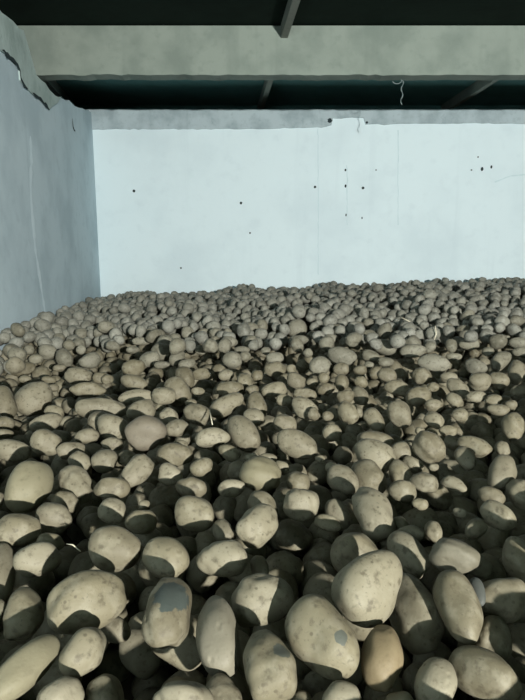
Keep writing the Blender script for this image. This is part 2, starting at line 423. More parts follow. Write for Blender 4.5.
TABLE = """-0.331 0.654 1.226 -2.34 -0.04 1.08 0.0558 0.0265 0.0262 0 longleft
-0.259 0.685 1.226 -2.45 -0.12 1.15 0.0383 0.029 0.0287 0 eyed
-0.265 0.612 1.218 -2.37 -0.02 1 0.03 0.025 0.0236 0 -
-0.403 0.808 1.2 3.06 0.34 -1.18 0.0459 0.0321 0.0291 0.15 -
-0.293 0.802 1.226 -2.15 0.07 0.47 0.0638 0.0484 0.0421 0 mottled
-0.217 0.637 1.194 -2.91 0.25 -0.98 0.0342 0.0261 0.024 0 -
-0.256 0.825 1.155 -2.44 0.31 -0.41 0.0305 0.0208 0.0193 0 -
-0.147 0.752 1.241 -2.87 -0.27 1.5 0.0602 0.0377 0.0327 0 bluegrey
-0.142 0.795 1.147 -2.38 0.22 -0.39 0.0502 0.0286 0.0248 0 -
-0.103 0.598 1.222 -2.32 0.08 0.09 0.04 0.0258 0.0263 0 bottom
-0.069 0.731 1.223 -3.13 0.25 -1.47 0.0675 0.0338 0.0326 0.22 egg
0.009 0.659 1.229 -2.89 0.21 -1.32 0.0501 0.0364 0.0327 0.3 wedge
-0.054 0.633 1.197 -2.8 0.19 -1.09 0.0343 0.0245 0.0228 0 -
0.047 0.637 1.182 -2.33 -0.04 -0.04 0.022 0.0193 0.0196 0 -
-0 0.815 1.222 -2.21 -0.1 0.27 0.0546 0.0407 0.0408 -0.12 cutright
0.089 0.711 1.228 -2.51 0.19 -0.97 0.0654 0.045 0.0448 0 bigspot
0.179 0.705 1.205 -3.13 -0.25 1.31 0.0499 0.0314 0.029 0 warm
0.105 0.612 1.213 -2.32 -0.08 -0.09 0.0264 0.0237 0.0223 0 -
0.187 0.63 1.19 -2.32 -0.15 -0.16 0.0204 0.0163 0.0158 0 -
0.187 0.738 1.131 -2.43 0.08 -0.91 0.0221 0.0111 0.0096 0 -
0.265 0.849 1.175 -2.63 0.24 -1.36 0.0737 0.0461 0.0438 0 knobby
0.321 0.68 1.195 -2.23 -0.08 -0.66 0.0517 0.0334 0.0302 0 brokenright
0.245 0.66 1.198 -2.91 -0.28 0.96 0.0383 0.0269 0.0269 0 -
0.321 0.787 1.226 -2.82 0.28 -1.67 0.0639 0.0361 0.0314 -0.15 heartleft
0.419 0.844 1.197 -2.3 -0.36 0.09 0.0498 0.0369 0.0358 0 heartright
0.373 0.767 1.181 -3.08 -0.33 1.05 0.043 0.0291 0.0291 0 -
0.369 0.828 1.225 -2.78 0.3 -1.65 0.0265 0.0138 0.0123 0 greystub
0.183 0.814 1.242 -2.43 -0.32 0.53 0.0696 0.0523 0.0525 0 biggest
0.192 1.002 1.188 -2.1 -0.08 -0.14 0.0534 0.0473 0.0472 0 -
0.295 0.993 1.201 -2.4 0.27 -1.12 0.0561 0.0325 0.0281 0 -
0.367 0.933 1.227 -2.08 -0.02 -0.56 0.0463 0.0345 0.0335 0 smoothpale
0.452 1.019 1.156 -2.24 0.17 -1.03 0.0309 0.0231 0.0198 0 -
0.512 0.969 1.199 -2.59 0.32 -1.56 0.0488 0.0338 0.0318 0 -
-0.077 0.932 1.226 -2.12 0.08 -0.03 0.0498 0.0344 0.032 0 hood
-0.005 0.954 1.191 -2.68 0.34 -1.11 0.0262 0.0177 0.0158 0 -
-0.184 0.932 1.226 -2.26 0.29 -0.34 0.0467 0.0382 0.0349 0 freckled
-0.291 0.964 1.226 -2.13 0.22 0.03 0.0534 0.0434 0.0429 0 squat
-0.524 1.056 1.217 -2.03 0.19 0.37 0.0472 0.0343 0.0313 0 leftblunt
-0.514 0.953 1.184 2.98 0.39 -1.22 0.0671 0.0275 0.0243 0 -
-0.443 0.96 1.205 -2.07 0.09 0.51 0.0455 0.0335 0.0326 0 -
-0.46 0.82 1.191 2.88 0.31 -1.3 0.0278 0.0171 0.016 0 -
-0.451 1.045 1.196 -2.11 0.27 0.13 0.03 0.0171 0.0168 0 -
-0.593 1.264 1.222 -2.44 -0.4 1.38 0.0715 0.0557 0.05 0 bigleft
-0.496 1.329 1.199 -2.73 0.54 -0.84 0.0588 0.0399 0.0364 0 -
-0.495 1.251 1.189 -2.12 0.35 -0.06 0.0357 0.0252 0.0249 0 -
-0.483 1.139 1.199 -2.28 0.43 -0.26 0.0422 0.0369 0.0347 0 -
-0.674 1.246 1.195 -1.97 0.19 0.42 0.0251 0.0226 0.0212 0 -
-0.544 1.496 1.197 -2.33 0.5 -0.44 0.0373 0.0297 0.0267 0 -
-0.38 1.261 1.22 -1.99 0.17 0.16 0.0456 0.0278 0.024 0 beanleft
-0.468 1.488 1.203 -1.93 0.1 0.27 0.0384 0.0355 0.0358 0 -
-0.343 1.371 1.22 -2.34 -0.4 1.08 0.0536 0.0355 0.031 0 leaner
-0.358 1.178 1.2 -2.02 0.12 0.24 0.0333 0.0309 0.0308 0 -
-0.281 1.14 1.191 -2.04 0.1 0.19 0.037 0.0277 0.0255 0 -
-0.289 1.209 1.2 -2.01 0.09 0.19 0.0146 0.0122 0.0123 0 -
-0.257 1.394 1.199 -2.07 0.28 -0.2 0.0365 0.0306 0.0283 0 -
-0.268 1.547 1.2 -1.94 0.12 0.07 0.0583 0.0368 0.0372 0 -
-0.187 1.307 1.2 -2.02 0.16 -0.06 0.0421 0.0288 0.0273 0 -
-0.155 1.129 1.217 -2.13 0.25 -0.26 0.0485 0.0388 0.0349 0 domed
-0.175 1.451 1.199 -2.02 -0.19 0.45 0.0351 0.026 0.0254 0 -
-0.006 1.354 1.219 -1.99 0.12 -0.17 0.0568 0.0486 0.0471 0 yellow
-0.071 1.498 1.171 -2.78 1.15 -1.13 0.0298 0.0358 0.0298 0 -
-0.081 1.302 1.202 -2 -0.07 0.19 0.0366 0.0235 0.0219 0 -
0.053 1.443 1.2 -2.03 0.21 -0.38 0.0262 0.0201 0.018 0 -
0.096 1.346 1.199 -1.98 -0.03 -0.06 0.0323 0.0296 0.0285 0 -
0.09 1.168 1.22 -2.03 0.08 -0.24 0.0425 0.0377 0.033 0 roundmid
0.004 1.203 1.2 -2.19 0.29 -0.55 0.045 0.0315 0.0306 0 -
-0.01 1.071 1.22 -2.41 -0.35 0.84 0.0527 0.0391 0.0376 0 doublelow
-0.087 1.087 1.196 -2.68 0.41 -1.05 0.0316 0.0221 0.0203 0 -
0.215 1.343 1.206 -2.38 0.4 -1.02 0.048 0.0376 0.0371 0 -
0.29 1.385 1.195 -2.52 0.44 -1.22 0.0572 0.0443 0.0394 0 -
0.256 1.139 1.215 -2.7 0.41 -1.4 0.0739 0.0437 0.0403 0 tallegg
0.336 1.514 1.216 -2.19 0.36 -0.88 0.0623 0.048 0.0474 0 paleback
0.39 1.418 1.19 -2.67 0.48 -1.43 0.048 0.0311 0.0287 0 -
0.454 1.522 1.178 -1.98 0.14 -0.59 0.0337 0.0242 0.0236 0 -
0.361 1.288 1.2 -1.99 -0.1 -0.23 0.0362 0.0284 0.0272 0 buttonround
0.201 1.451 1.199 -1.95 -0.05 -0.12 0.0202 0.0144 0.0146 0 -
0.151 1.134 1.192 -2.08 0.1 -0.38 0.0325 0.0184 0.0187 0 -
0.186 1.215 1.17 -2.57 0.39 -1.19 0.0436 0.027 0.0264 0 -
0.317 1.145 1.185 -2.04 -0.11 -0.21 0.0209 0.0163 0.0161 0 -
0.314 1.057 1.205 -2.07 -0.17 -0.13 0.0345 0.0194 0.0171 0 -
0.435 1.346 1.199 -2.01 0.12 -0.61 0.0382 0.0269 0.0262 0 -
0.514 1.561 1.22 -2.15 0.35 -0.95 0.0537 0.0463 0.0461 0 crosslight
0.657 1.569 1.219 -1.94 0.13 -0.68 0.0537 0.031 0.0287 0 banana
0.61 1.514 1.201 -2.8 0.53 -1.67 0.0441 0.03 0.0285 0 -
0.649 1.358 1.22 -2.74 -0.58 0.77 0.0575 0.0352 0.033 0 tallright
0.578 1.259 1.2 -2 0.07 -0.71 0.0333 0.0228 0.0231 0 -
0.549 1.152 1.2 -2.18 0.23 -1.06 0.0417 0.0303 0.0276 0 -
0.478 1.108 1.191 -2.3 -0.42 0.26 0.0278 0.0203 0.0187 0 -
0.466 1.168 1.2 -2.04 0.07 -0.66 0.0168 0.0118 0.0101 0 -
0.511 1.332 1.2 -2.03 0.15 -0.74 0.0357 0.0187 0.0173 0 -
0.495 1.451 1.199 -1.94 -0.11 -0.29 0.0144 0.0116 0.0111 0 -
0.38 1.095 1.191 -2.82 0.4 -1.62 0.0267 0.0201 0.0202 0 -
0.66 1.271 1.2 -2.59 0.44 -1.57 0.0406 0.0332 0.0334 0 -
0.386 1.215 1.199 -2 -0.12 -0.25 0.0196 0.0147 0.0134 0 -
-0.995 2.23 1.198 -1.95 -0.3 0.86 0.0837 0.0694 0.0707 0 pairright
-1.066 2.094 1.209 -3.07 0.68 -1.05 0.0896 0.0572 0.0509 0 pairleft
-0.948 1.861 1.2 -1.85 0.13 0.43 0.0402 0.0292 0.029 0 -
-0.811 1.91 1.188 -1.87 -0.09 0.61 0.0606 0.0337 0.0299 0 -
-0.816 2.002 1.2 -1.95 0.36 0.03 0.0396 0.0313 0.029 0 -
-0.685 1.601 1.22 -2.01 0.37 0.02 0.0479 0.0411 0.0358 0 angular
-0.893 1.747 1.2 -1.86 0.14 0.43 0.0344 0.0172 0.0172 0 -
-0.785 1.587 1.198 -1.98 0.33 0.15 0.0571 0.0346 0.0343 0 -
-0.597 1.727 1.199 -1.89 -0.06 0.5 0.0411 0.0272 0.024 0 -
-0.609 1.922 1.188 -1.86 0.09 0.28 0.049 0.0415 0.0392 0 -
-0.646 2.06 1.2 -1.85 0.15 0.2 0.1047 0.0442 0.0399 0 longcrest
-0.533 1.813 1.2 -2.1 0.43 -0.26 0.0662 0.0463 0.0435 0 -
-0.6 1.581 1.202 -1.91 -0.01 0.49 0.044 0.0282 0.0267 0 -
-0.489 1.645 1.2 -1.9 0.09 0.26 0.0357 0.0227 0.0199 0 -
-0.806 2.379 1.2 -1.8 0.07 0.31 0.0831 0.0369 0.0369 0 -
-0.983 2.418 1.2 -1.79 0.09 0.37 0.0281 0.0188 0.017 0 -
-0.389 1.696 1.22 -1.89 -0.04 0.33 0.0702 0.0601 0.056 0 grandround
-0.482 2.028 1.2 -1.91 -0.2 0.53 0.0604 0.0436 0.0379 0 -
-0.557 2.267 1.195 -1.82 0 0.29 0.0795 0.0353 0.0304 0 -
-0.305 1.813 1.2 -1.9 -0.11 0.35 0.043 0.0321 0.0286 0 -
-0.359 1.961 1.2 -2.07 0.41 -0.34 0.0394 0.0307 0.0281 0 -
-0.433 2.252 1.204 -1.82 0.05 0.18 0.0526 0.0394 0.0398 0 -
-0.394 2.365 1.198 -2.55 0.63 -0.9 0.0785 0.0597 0.0599 0 lump
-0.419 2.082 1.198 -1.84 0.05 0.19 0.0203 0.0163 0.0152 0 -
-0.255 1.988 1.2 -2.06 0.4 -0.39 0.0559 0.0428 0.0399 0 -
-0.3 2.151 1.2 -1.83 0.04 0.13 0.0252 0.0168 0.0162 0 -
-0.162 1.648 1.222 -1.9 -0.01 0.14 0.0585 0.0325 0.0324 0 loaf
-0.293 2.338 1.205 -1.81 0.03 0.12 0.0318 0.0182 0.0166 0 -
-0.628 2.522 1.2 -1.82 0.2 0.08 0.0687 0.0391 0.0386 0 -
-0.412 1.526 1.198 -1.93 0.09 0.23 0.0272 0.0242 0.0224 0 -
-0.272 1.669 1.188 -1.91 0.05 0.14 0.0264 0.0165 0.0158 0 -
-0.064 1.7 1.219 -2.38 0.51 -0.85 0.0722 0.0469 0.0458 0 slant
-0.032 1.949 1.2 -2.05 0.37 -0.49 0.043 0.0343 0.0323 0 -
-0.027 2.161 1.188 -2.73 0.62 -1.21 0.0665 0.0422 0.0409 0 -
-0.147 2.119 1.2 -1.96 -0.31 0.47 0.0809 0.0413 0.0402 0 -
-0.151 2.398 1.2 -1.81 0.01 0.06 0.0651 0.0372 0.032 0 -
0.082 1.861 1.2 -1.88 -0.01 -0.04 0.0438 0.0365 0.0316 0 peak
0.108 1.588 1.22 -1.99 0.22 -0.4 0.067 0.0439 0.0388 0 slab
0.171 2.06 1.2 -1.92 0.24 -0.4 0.0613 0.0443 0.0396 0 -
0.19 2.304 1.2 -1.82 -0.02 -0.08 0.0537 0.0269 0.024 0 -
0.053 2.379 1.2 -1.86 -0.21 0.21 0.0607 0.0369 0.0321 0 -
0.096 2.199 1.2 -1.83 -0.01 -0.04 0.0385 0.0257 0.023 0 -
-0.048 2.379 1.2 -1.81 0 0.02 0.0323 0.0231 0.0221 0 -
-0.104 1.564 1.2 -2.06 0.31 -0.38 0.038 0.0248 0.0248 0 -
-0.031 1.53 1.198 -1.94 0.01 0.02 0.0243 0.0152 0.0139 0 -
0.017 1.512 1.2 -1.94 -0 -0.01 0.027 0.018 0.0165 0 -
0.323 1.932 1.22 -2.3 0.5 -0.99 0.0481 0.0378 0.035 0 brightball
0.433 2.275 1.198 -2.46 0.58 -1.18 0.0478 0.0354 0.0343 0 -
0.362 2.242 1.202 -1.82 -0.04 -0.15 0.0393 0.0305 0.0301 0 -
0.251 1.961 1.2 -1.86 -0.03 -0.12 0.023 0.0192 0.0194 0 -
0.24 1.757 1.2 -1.89 -0.04 -0.12 0.0346 0.0311 0.0286 0 -
0.512 1.919 1.22 -2.85 0.61 -1.59 0.057 0.045 0.0438 0 upright
0.417 1.91 1.2 -2.48 0.54 -1.21 0.0544 0.0337 0.0308 0 -
0.372 1.676 1.2 -1.9 0.03 -0.33 0.063 0.0331 0.0328 0 -
0.429 1.58 1.199 -1.92 -0.09 -0.23 0.0344 0.0313 0.0281 0 -
0.686 2.268 1.2 -1.92 -0.34 0.05 0.058 0.0441 0.0441 0 -
0.295 2.398 1.2 -1.83 -0.17 0.04 0.042 0.0279 0.0263 0 -
0.391 2.542 1.2 -2.88 0.67 -1.51 0.0495 0.0345 0.0336 0 -
0.197 1.987 1.2 -1.86 -0.03 -0.09 0.0233 0.0272 0.0233 0 -
0.636 2.418 1.2 -1.83 0.15 -0.47 0.0664 0.0375 0.0342 0 -
0.551 1.779 1.2 -1.88 -0.09 -0.27 0.0175 0.014 0.0131 0 -
0.173 1.514 1.199 -1.94 -0.04 -0.1 0.015 0.012 0.0104 0 -
0.872 1.773 1.22 -2.88 0.61 -1.81 0.0561 0.0383 0.0332 0 rightegg
0.704 2.104 1.2 -1.83 -0.08 -0.3 0.0369 0.0287 0.0271 0 -
0.642 1.91 1.2 -1.99 0.29 -0.78 0.0384 0.03 0.028 0 -
0.82 2.199 1.2 -2.08 0.42 -0.97 0.0351 0.03 0.0298 0 -
0.917 2.418 1.2 -2.07 0.43 -0.97 0.06 0.0375 0.0324 0 -
0.763 1.975 1.2 -1.84 -0.1 -0.34 0.0309 0.027 0.0257 0 -
0.935 2.25 1.2 -1.84 -0.23 -0.21 0.044 0.0263 0.0246 0 -
0.991 2.199 1.2 -1.81 -0.1 -0.4 0.0343 0.0257 0.0246 0 -
0.941 2.044 1.2 -1.83 -0.11 -0.4 0.0439 0.024 0.0234 0 -
1.027 2.119 1.2 -1.82 -0.11 -0.42 0.0248 0.0207 0.0195 0 -
1.071 2.542 1.2 -1.78 -0.09 -0.38 0.0541 0.0492 0.0468 0 roundright
1.174 2.564 1.2 -1.78 -0.09 -0.41 0.0496 0.0447 0.0419 0 -
1.175 2.359 1.2 -1.79 -0.1 -0.44 0.0366 0.0275 0.0263 0 -
0.806 2.437 1.2 -1.8 -0.07 -0.3 0.0284 0.0236 0.0213 0 -
0.649 1.779 1.2 -1.87 -0.1 -0.32 0.0315 0.021 0.0199 0 -
0.619 1.655 1.2 -2.02 0.26 -0.81 0.0302 0.0229 0.0221 0 -
0.758 1.599 1.2 -2.78 0.55 -1.71 0.0281 0.0221 0.0197 0 -
-0.951 2.681 1.2 -1.81 0.22 0.17 0.0728 0.0466 0.0475 0 -
-1.019 3.071 1.205 -1.82 -0.24 0.6 0.0658 0.0473 0.0463 0 shellback
-1.308 2.831 1.201 -1.79 -0.14 0.64 0.0662 0.0382 0.0387 0 -
-1.199 2.61 1.2 -1.77 0.09 0.41 0.0303 0.0202 0.0183 0 -
-1.069 2.588 1.2 -1.78 0.08 0.37 0.0351 0.02 0.0186 0 -
-1.374 3.341 1.213 -1.73 0.06 0.38 0.0577 0.0513 0.0462 0 -
-1.363 3.131 1.206 -1.74 0.07 0.4 0.0421 0.0301 0.0261 0 -
-1.205 3.158 1.207 -2.53 0.71 -0.69 0.067 0.0485 0.0419 0 -
-1.653 3.445 1.215 -1.72 0.07 0.44 0.0528 0.0396 0.0356 0 -
-1.525 3.407 1.215 -1.72 0.07 0.41 0.0327 0.0327 0.0326 0 -
-1.692 3.727 1.226 -1.71 0.06 0.42 0.0356 0.0356 0.0316 0 -
-1.574 3.683 1.226 -1.71 0.06 0.4 0.0352 0.0352 0.0342 0 -
-1.472 3.787 1.232 -1.71 0.05 0.36 0.0434 0.0434 0.0391 0 -
-1.321 3.567 1.223 -1.72 0.05 0.35 0.041 0.041 0.0356 0 -
-1.182 3.399 1.216 -1.73 0.05 0.33 0.0326 0.0326 0.029 0 -
-1.376 3.974 1.243 -1.7 0.04 0.33 0.0455 0.0455 0.044 0 -
-1.256 4.004 1.247 -1.7 0.04 0.3 0.0343 0.0382 0.0343 0 -
-1.126 2.884 1.201 -1.76 0.07 0.36 0.0389 0.0222 0.0211 0 -
-0.827 2.642 1.198 -1.78 0.06 0.29 0.0409 0.0307 0.0286 0 -
-0.647 3.324 1.216 -1.74 0.03 0.19 0.0638 0.0574 0.0519 0 dimple
-0.517 3.15 1.209 -2.24 -0.59 0.96 0.0583 0.0424 0.0397 0 -
-0.676 3.124 1.207 -1.82 -0.26 0.5 0.0606 0.048 0.0484 0 -
-0.714 2.882 1.201 -1.83 -0.24 0.53 0.0676 0.05 0.0446 0 -
-0.434 2.986 1.204 -1.8 -0.19 0.36 0.0523 0.0287 0.0281 0 -
-0.398 2.657 1.2 -2.74 0.68 -1.09 0.0698 0.0462 0.0416 0 -
-0.324 2.731 1.2 -1.8 -0.12 0.26 0.0477 0.0316 0.0282 0 -
-0.841 3.389 1.218 -1.73 0.04 0.24 0.0455 0.026 0.0237 0 -
-0.625 3.738 1.239 -1.71 0.02 0.16 0.0428 0.0428 0.0375 0 -
-0.561 3.947 1.254 -1.7 0.02 0.14 0.0527 0.0527 0.0527 0 -
-0.468 3.47 1.224 -1.91 -0.41 0.58 0.0476 0.0399 0.0366 0 -
-0.398 3.378 1.22 -1.74 0.02 0.11 0.0388 0.0324 0.0287 0 -
-0.443 3.975 1.258 -1.7 0.01 0.11 0.0455 0.0303 0.0261 0 -
-0.855 3.681 1.233 -1.72 0.03 0.22 0.0633 0.0281 0.0245 0 -
-0.761 3.851 1.245 -1.71 0.03 0.19 0.0514 0.0514 0.046 0 -
-0.844 3.969 1.251 -1.7 0.03 0.21 0.0454 0.0378 0.0351 0 -
-0.749 4.078 1.26 -1.7 0.02 0.18 0.0466 0.0388 0.0371 0 -
-0.952 3.977 1.25 -1.7 0.03 0.23 0.0379 0.0379 0.0379 0 -
-1.078 3.912 1.244 -1.7 0.04 0.26 0.0373 0.0373 0.0373 0 -
-1.008 3.521 1.223 -1.72 0.04 0.27 0.0472 0.0337 0.0303 0 -
-0.573 2.96 1.203 -1.76 0.04 0.18 0.0456 0.0228 0.0218 0 -
-0.78 2.6 1.201 -1.78 0.06 0.28 0.0302 0.0251 0.0253 0 -
-0.079 3.612 1.237 -1.72 0 0.02 0.0483 0.0483 0.0424 0 marble
-0.181 3.092 1.207 -1.76 0.01 0.06 0.0594 0.0535 0.0533 0 squarish
-0.232 3.618 1.236 -1.72 0.01 0.06 0.0623 0.0415 0.0383 0 -
-0.332 3.656 1.237 -1.72 0.01 0.09 0.0349 0.0349 0.0344 0 -
-0.26 3.96 1.26 -1.7 0.01 0.06 0.0302 0.0302 0.0275 0 -
-0.197 4.067 1.269 -1.7 0.01 0.05 0.0387 0.0387 0.0372 0 -
-0.09 4.094 1.274 -1.7 0 0.02 0.0623 0.0468 0.044 0 -
-0.004 4.165 1.281 -1.69 0 0 0.0475 0.0555 0.0475 0 -
0.022 3.339 1.22 -1.74 -0 -0.01 0.032 0.0256 0.0251 0 -
0.075 3.143 1.21 -1.75 -0 -0.02 0.0544 0.0362 0.0359 0 -
0.069 2.854 1.201 -1.77 -0 -0.02 0.0605 0.044 0.0413 0 snowman
-0.108 3.2 1.212 -1.75 0.01 0.03 0.0369 0.0307 0.0283 0 -
-0.132 3.371 1.221 -1.74 0.01 0.04 0.0517 0.0258 0.0261 0 -
-0.028 2.681 1.2 -1.79 0 0.01 0.0311 0.0311 0.0286 0 -
-0.087 2.564 1.2 -1.8 0.01 0.03 0.0397 0.0397 0.0397 0 -
0.157 2.856 1.201 -1.77 -0.01 -0.05 0.0275 0.0275 0.0255 0 -
0.166 2.564 1.2 -1.87 0.27 -0.37 0.0502 0.0397 0.0365 0 -
0.267 4.063 1.278 -1.69 -0.01 -0.06 0.0773 0.0696 0.0639 0 farbig
0.255 3.66 1.243 -1.72 -0.01 -0.07 0.0699 0.035 0.0304 0 -
0.286 3.277 1.217 -1.74 -0.01 -0.08 0.0314 0.0314 0.0284 0 -
0.36 3.815 1.257 -1.71 -0.01 -0.09 0.0364 0.0291 0.0261 0 -
0.325 2.931 1.203 -1.77 -0.02 -0.11 0.0621 0.0565 0.0491 0 -
-0.191 2.705 1.2 -1.78 0.01 0.07 0.0418 0.0314 0.0297 0 -
0.244 2.542 1.2 -1.8 -0.02 -0.09 0.0295 0.0197 0.0183 0 -
0.487 3.192 1.214 -1.79 0.2 -0.37 0.0929 0.0552 0.0477 0 potatoking
0.432 2.855 1.201 -1.77 -0.03 -0.14 0.044 0.0385 0.0341 0 -
0.805 3.434 1.23 -1.77 0.19 -0.44 0.0796 0.0526 0.053 0 wedgefar
0.665 3.19 1.214 -1.78 0.19 -0.42 0.0557 0.0368 0.0324 0 -
0.532 2.829 1.201 -1.77 -0.04 -0.18 0.0382 0.0273 0.0251 0 -
0.606 2.955 1.204 -1.76 -0.04 -0.19 0.0285 0.0228 0.023 0 -
0.485 2.542 1.2 -1.79 -0.04 -0.18 0.0345 0.0295 0.0259 0 -
0.651 2.705 1.2 -1.85 0.24 -0.53 0.0529 0.0418 0.0387 0 -
0.721 3.032 1.207 -1.75 -0.04 -0.23 0.0467 0.0292 0.0288 0 -
0.958 3.319 1.223 -1.74 -0.12 -0.2 0.0828 0.0445 0.0384 0 -
0.934 3.661 1.25 -1.71 -0.04 -0.24 0.042 0.028 0.0244 0 -
1.014 3.598 1.246 -1.71 -0.04 -0.27 0.0344 0.0206 0.0208 0 -
0.482 3.681 1.247 -1.71 -0.02 -0.13 0.0492 0.0352 0.0341 0 -
0.563 3.969 1.274 -1.7 -0.02 -0.14 0.0605 0.0454 0.0409 0 -
0.659 3.735 1.254 -1.71 -0.02 -0.17 0.0499 0.0285 0.0267 0 -
0.566 3.587 1.24 -1.72 -0.02 -0.15 0.0411 0.0343 0.0309 0 -
0.849 4.195 1.301 -1.68 -0.02 -0.2 0.0478 0.0399 0.04 0 -
0.744 4.094 1.289 -1.69 -0.02 -0.18 0.0467 0.0389 0.0394 0 -
0.826 2.681 1.2 -1.78 -0.06 -0.29 0.0518 0.0466 0.0406 0 -
0.313 2.634 1.2 -1.79 -0.03 -0.11 0.0306 0.0306 0.0288 0 -
0.992 3.005 1.206 -1.75 0.02 -0.38 0.0927 0.0521 0.0463 0 longpale
1.245 3.45 1.234 -3.07 0.76 -1.86 0.0512 0.0396 0.0366 0 -
1.161 3.158 1.214 -1.74 -0.06 -0.34 0.0485 0.0243 0.0237 0 -
1.465 3.756 1.265 -1.7 -0.05 -0.37 0.0573 0.0358 0.0349 0 -
1.383 3.5 1.24 -1.71 -0.06 -0.37 0.067 0.0402 0.0358 0 -
1.189 2.903 1.203 -1.86 0.29 -0.74 0.0629 0.0447 0.0409 0 -
1.412 3.079 1.21 -2.54 -0.71 0.64 0.0797 0.0474 0.0439 0 -
1.421 3.285 1.223 -1.73 -0.07 -0.4 0.0378 0.0315 0.029 0 -
1.365 2.78 1.2 -2.8 0.69 -1.75 0.0727 0.0483 0.0468 0 rightfar
1.627 3.281 1.223 -1.72 -0.07 -0.45 0.0566 0.0315 0.031 0 -
1.726 3.518 1.244 -1.71 -0.07 -0.45 0.0673 0.0404 0.0369 0 -
0.95 2.634 1.2 -1.78 -0.07 -0.33 0.0458 0.0306 0.0284 0 -
1.851 3.945 1.292 -1.68 -0.05 -0.43 0.0451 0.0375 0.0327 0 -
1.731 3.891 1.284 -1.69 -0.05 -0.41 0.0371 0.0222 0.0204 0 -
1.099 3.426 1.232 -1.72 -0.05 -0.3 0.0394 0.0394 0.0394 0 -
1.407 4.008 1.292 -1.69 -0.04 -0.33 0.0458 0.0381 0.0359 0 -
1.694 3.658 1.258 -1.7 -0.06 -0.43 0.0349 0.021 0.0199 0 -"""
LANDMARKS = """longleft|long blunt greenish tan potato leaning across the bottom left corner|long bottom-corner potato
eyed|oval tan potato with a dark eye, below the right end of the big mottled one|dark-eyed oval potato
mottled|big mottled tan potato lying broadside near the lower left|big mottled potato
bluegrey|upright oval potato with a blue-grey blotch over its top half|blue-grey blotched potato
bottom|wide pale potato cut off by the bottom edge, below the blue-grey blotched one|wide bottom-edge potato
egg|smooth egg-shaped tan potato standing narrow end up beside the blue-grey blotched one|egg-shaped potato
wedge|wedge-shaped pale potato with a grey patch running down from its peak|grey-patched wedge potato
cutright|pale potato with a pointed right end, directly behind the wedge-shaped one|pointed potato behind the wedge
bigspot|large speckled potato tilted diagonally with a round grey spot on its right side|grey-spotted diagonal potato
warm|smooth yellowish-brown oval potato standing in front of the biggest pitted one|yellowish-brown oval potato
knobby|pale uneven potato partly hidden behind the right side of the biggest pitted one|potato behind the biggest one
brokenright|broad pale potato lying lowest in the bottom right corner|broad bottom-right potato
heartleft|upright tapering potato with a small grey stub against its upper right side|tapering potato beside the grey stub
heartright|wide pale potato reaching right from the small grey stub|wide potato beside the grey stub
greystub|small upright grey oval stub of potato wedged between two pale ones|small grey stub
biggest|biggest pale pitted potato, leaning to the right in the lower right half|biggest pitted potato
smoothpale|smooth pale grey oval potato lying just behind the small grey stub|smooth pale grey potato
hood|pale broad potato lying behind the egg-shaped one, its lower half in shade|half-shaded broad potato
freckled|round pale potato with dark freckles just behind the blue-grey blotched one|round freckled potato
squat|squat broad tan potato just behind the big mottled one|squat broad potato
leftblunt|rounded pale potato at the left edge below the large yellowish one|rounded left-edge potato
bigleft|large plump yellowish potato near the left edge, level with the yellow centre one|large plump left potato
beanleft|flattish oval tan potato with a grey dent, right of the large plump left one|flattish grey-dented potato
leaner|oval pale potato leaning to the right, in front of the grand round pinkish one|right-leaning pale potato
domed|domed pale potato behind and left of the doubled pair in the centre|domed pale potato
yellow|plump yellow-tinted potato catching the light at the centre of the heap|yellow-tinted centre potato
roundmid|round pale potato right of the doubled pair below the yellow-tinted one|round potato beside the pair
doublelow|lower of two stacked tan potatoes just in front of the yellow-tinted one|lower stacked potato
tallegg|tall smooth egg-like potato standing right of centre, behind the biggest pitted one|tall smooth potato
paleback|broad pale potato behind the tall smooth egg-like one|broad potato behind the tall one
buttonround|small round pale potato right of the top of the tall smooth one|small button-round potato
crosslight|plump pale potato left of the curved banana-like one|plump potato left of the curved one
banana|curved banana-like pale potato lying across the right side of the heap|curved banana-like potato
tallright|tall knobbly pale potato standing at right, in front of the curved one|tall knobbly right potato
pairright|big round potato at left edge, right one of a touching pair|right potato of the left-edge pair
pairleft|big upright potato cut off by left edge, left one of a touching pair|left potato of the left-edge pair
angular|angular pale potato in front of the left-edge pair|angular pale potato
longcrest|long shaded potato lit only along its curved top, left of the round pinkish one|long crescent-lit potato
grandround|large round pinkish potato standing clear in the middle left of the heap|large round pinkish potato
lump|plump lumpy potato behind the large round pinkish one|plump lumpy potato
loaf|loaf-shaped pale potato right of the large round pinkish one|loaf-shaped potato
slant|oval pale potato slanting down right, beside the loaf-shaped one|slanting oval potato
peak|small peaked pale potato just behind the long bright slab-like one|small peaked potato
slab|long bright slab-like potato sloping down right near the centre|long bright slab-like potato
brightball|bright ball-like potato right of the small peaked one|bright ball-like potato
upright|smooth upright blunt potato right of centre in the middle distance|upright blunt potato
rightegg|smooth egg-shaped pale potato alone near the right edge in the middle distance|right-edge egg-shaped potato
roundright|round bright potato in the middle distance, behind the dark hollow at right|round potato behind the hollow
shellback|broad pale potato in the far left, behind the left-edge pair|broad far-left potato
dimple|blocky pale potato with one dark dimple facing out, in the far left middle|dimpled blocky potato
squarish|squarish pale potato in the far middle, left of the stacked pair|squarish far potato
snowman|lower potato of a snowman-like stacked pair in the far middle|snowman-like lower potato
marble|small marble-round bright potato in the far middle, behind the squarish one|marble-round potato
farbig|big upright potato standing above its neighbours in the far middle|big upright far potato
potatoking|largest oval pale potato of the far middle, lying above two upright ones|largest far oval potato
wedgefar|broad pale potato in the far right middle, just before the pale straw|broad potato before the straw
longpale|long smooth pale potato in the far right, below the thin upright straw|long smooth far-right potato
rightfar|upright plump potato against the right edge in the far distance|upright far right-edge potato"""
LM = {l.split('|')[0]: l.split('|')[1:] for l in LANDMARKS.strip().splitlines()}
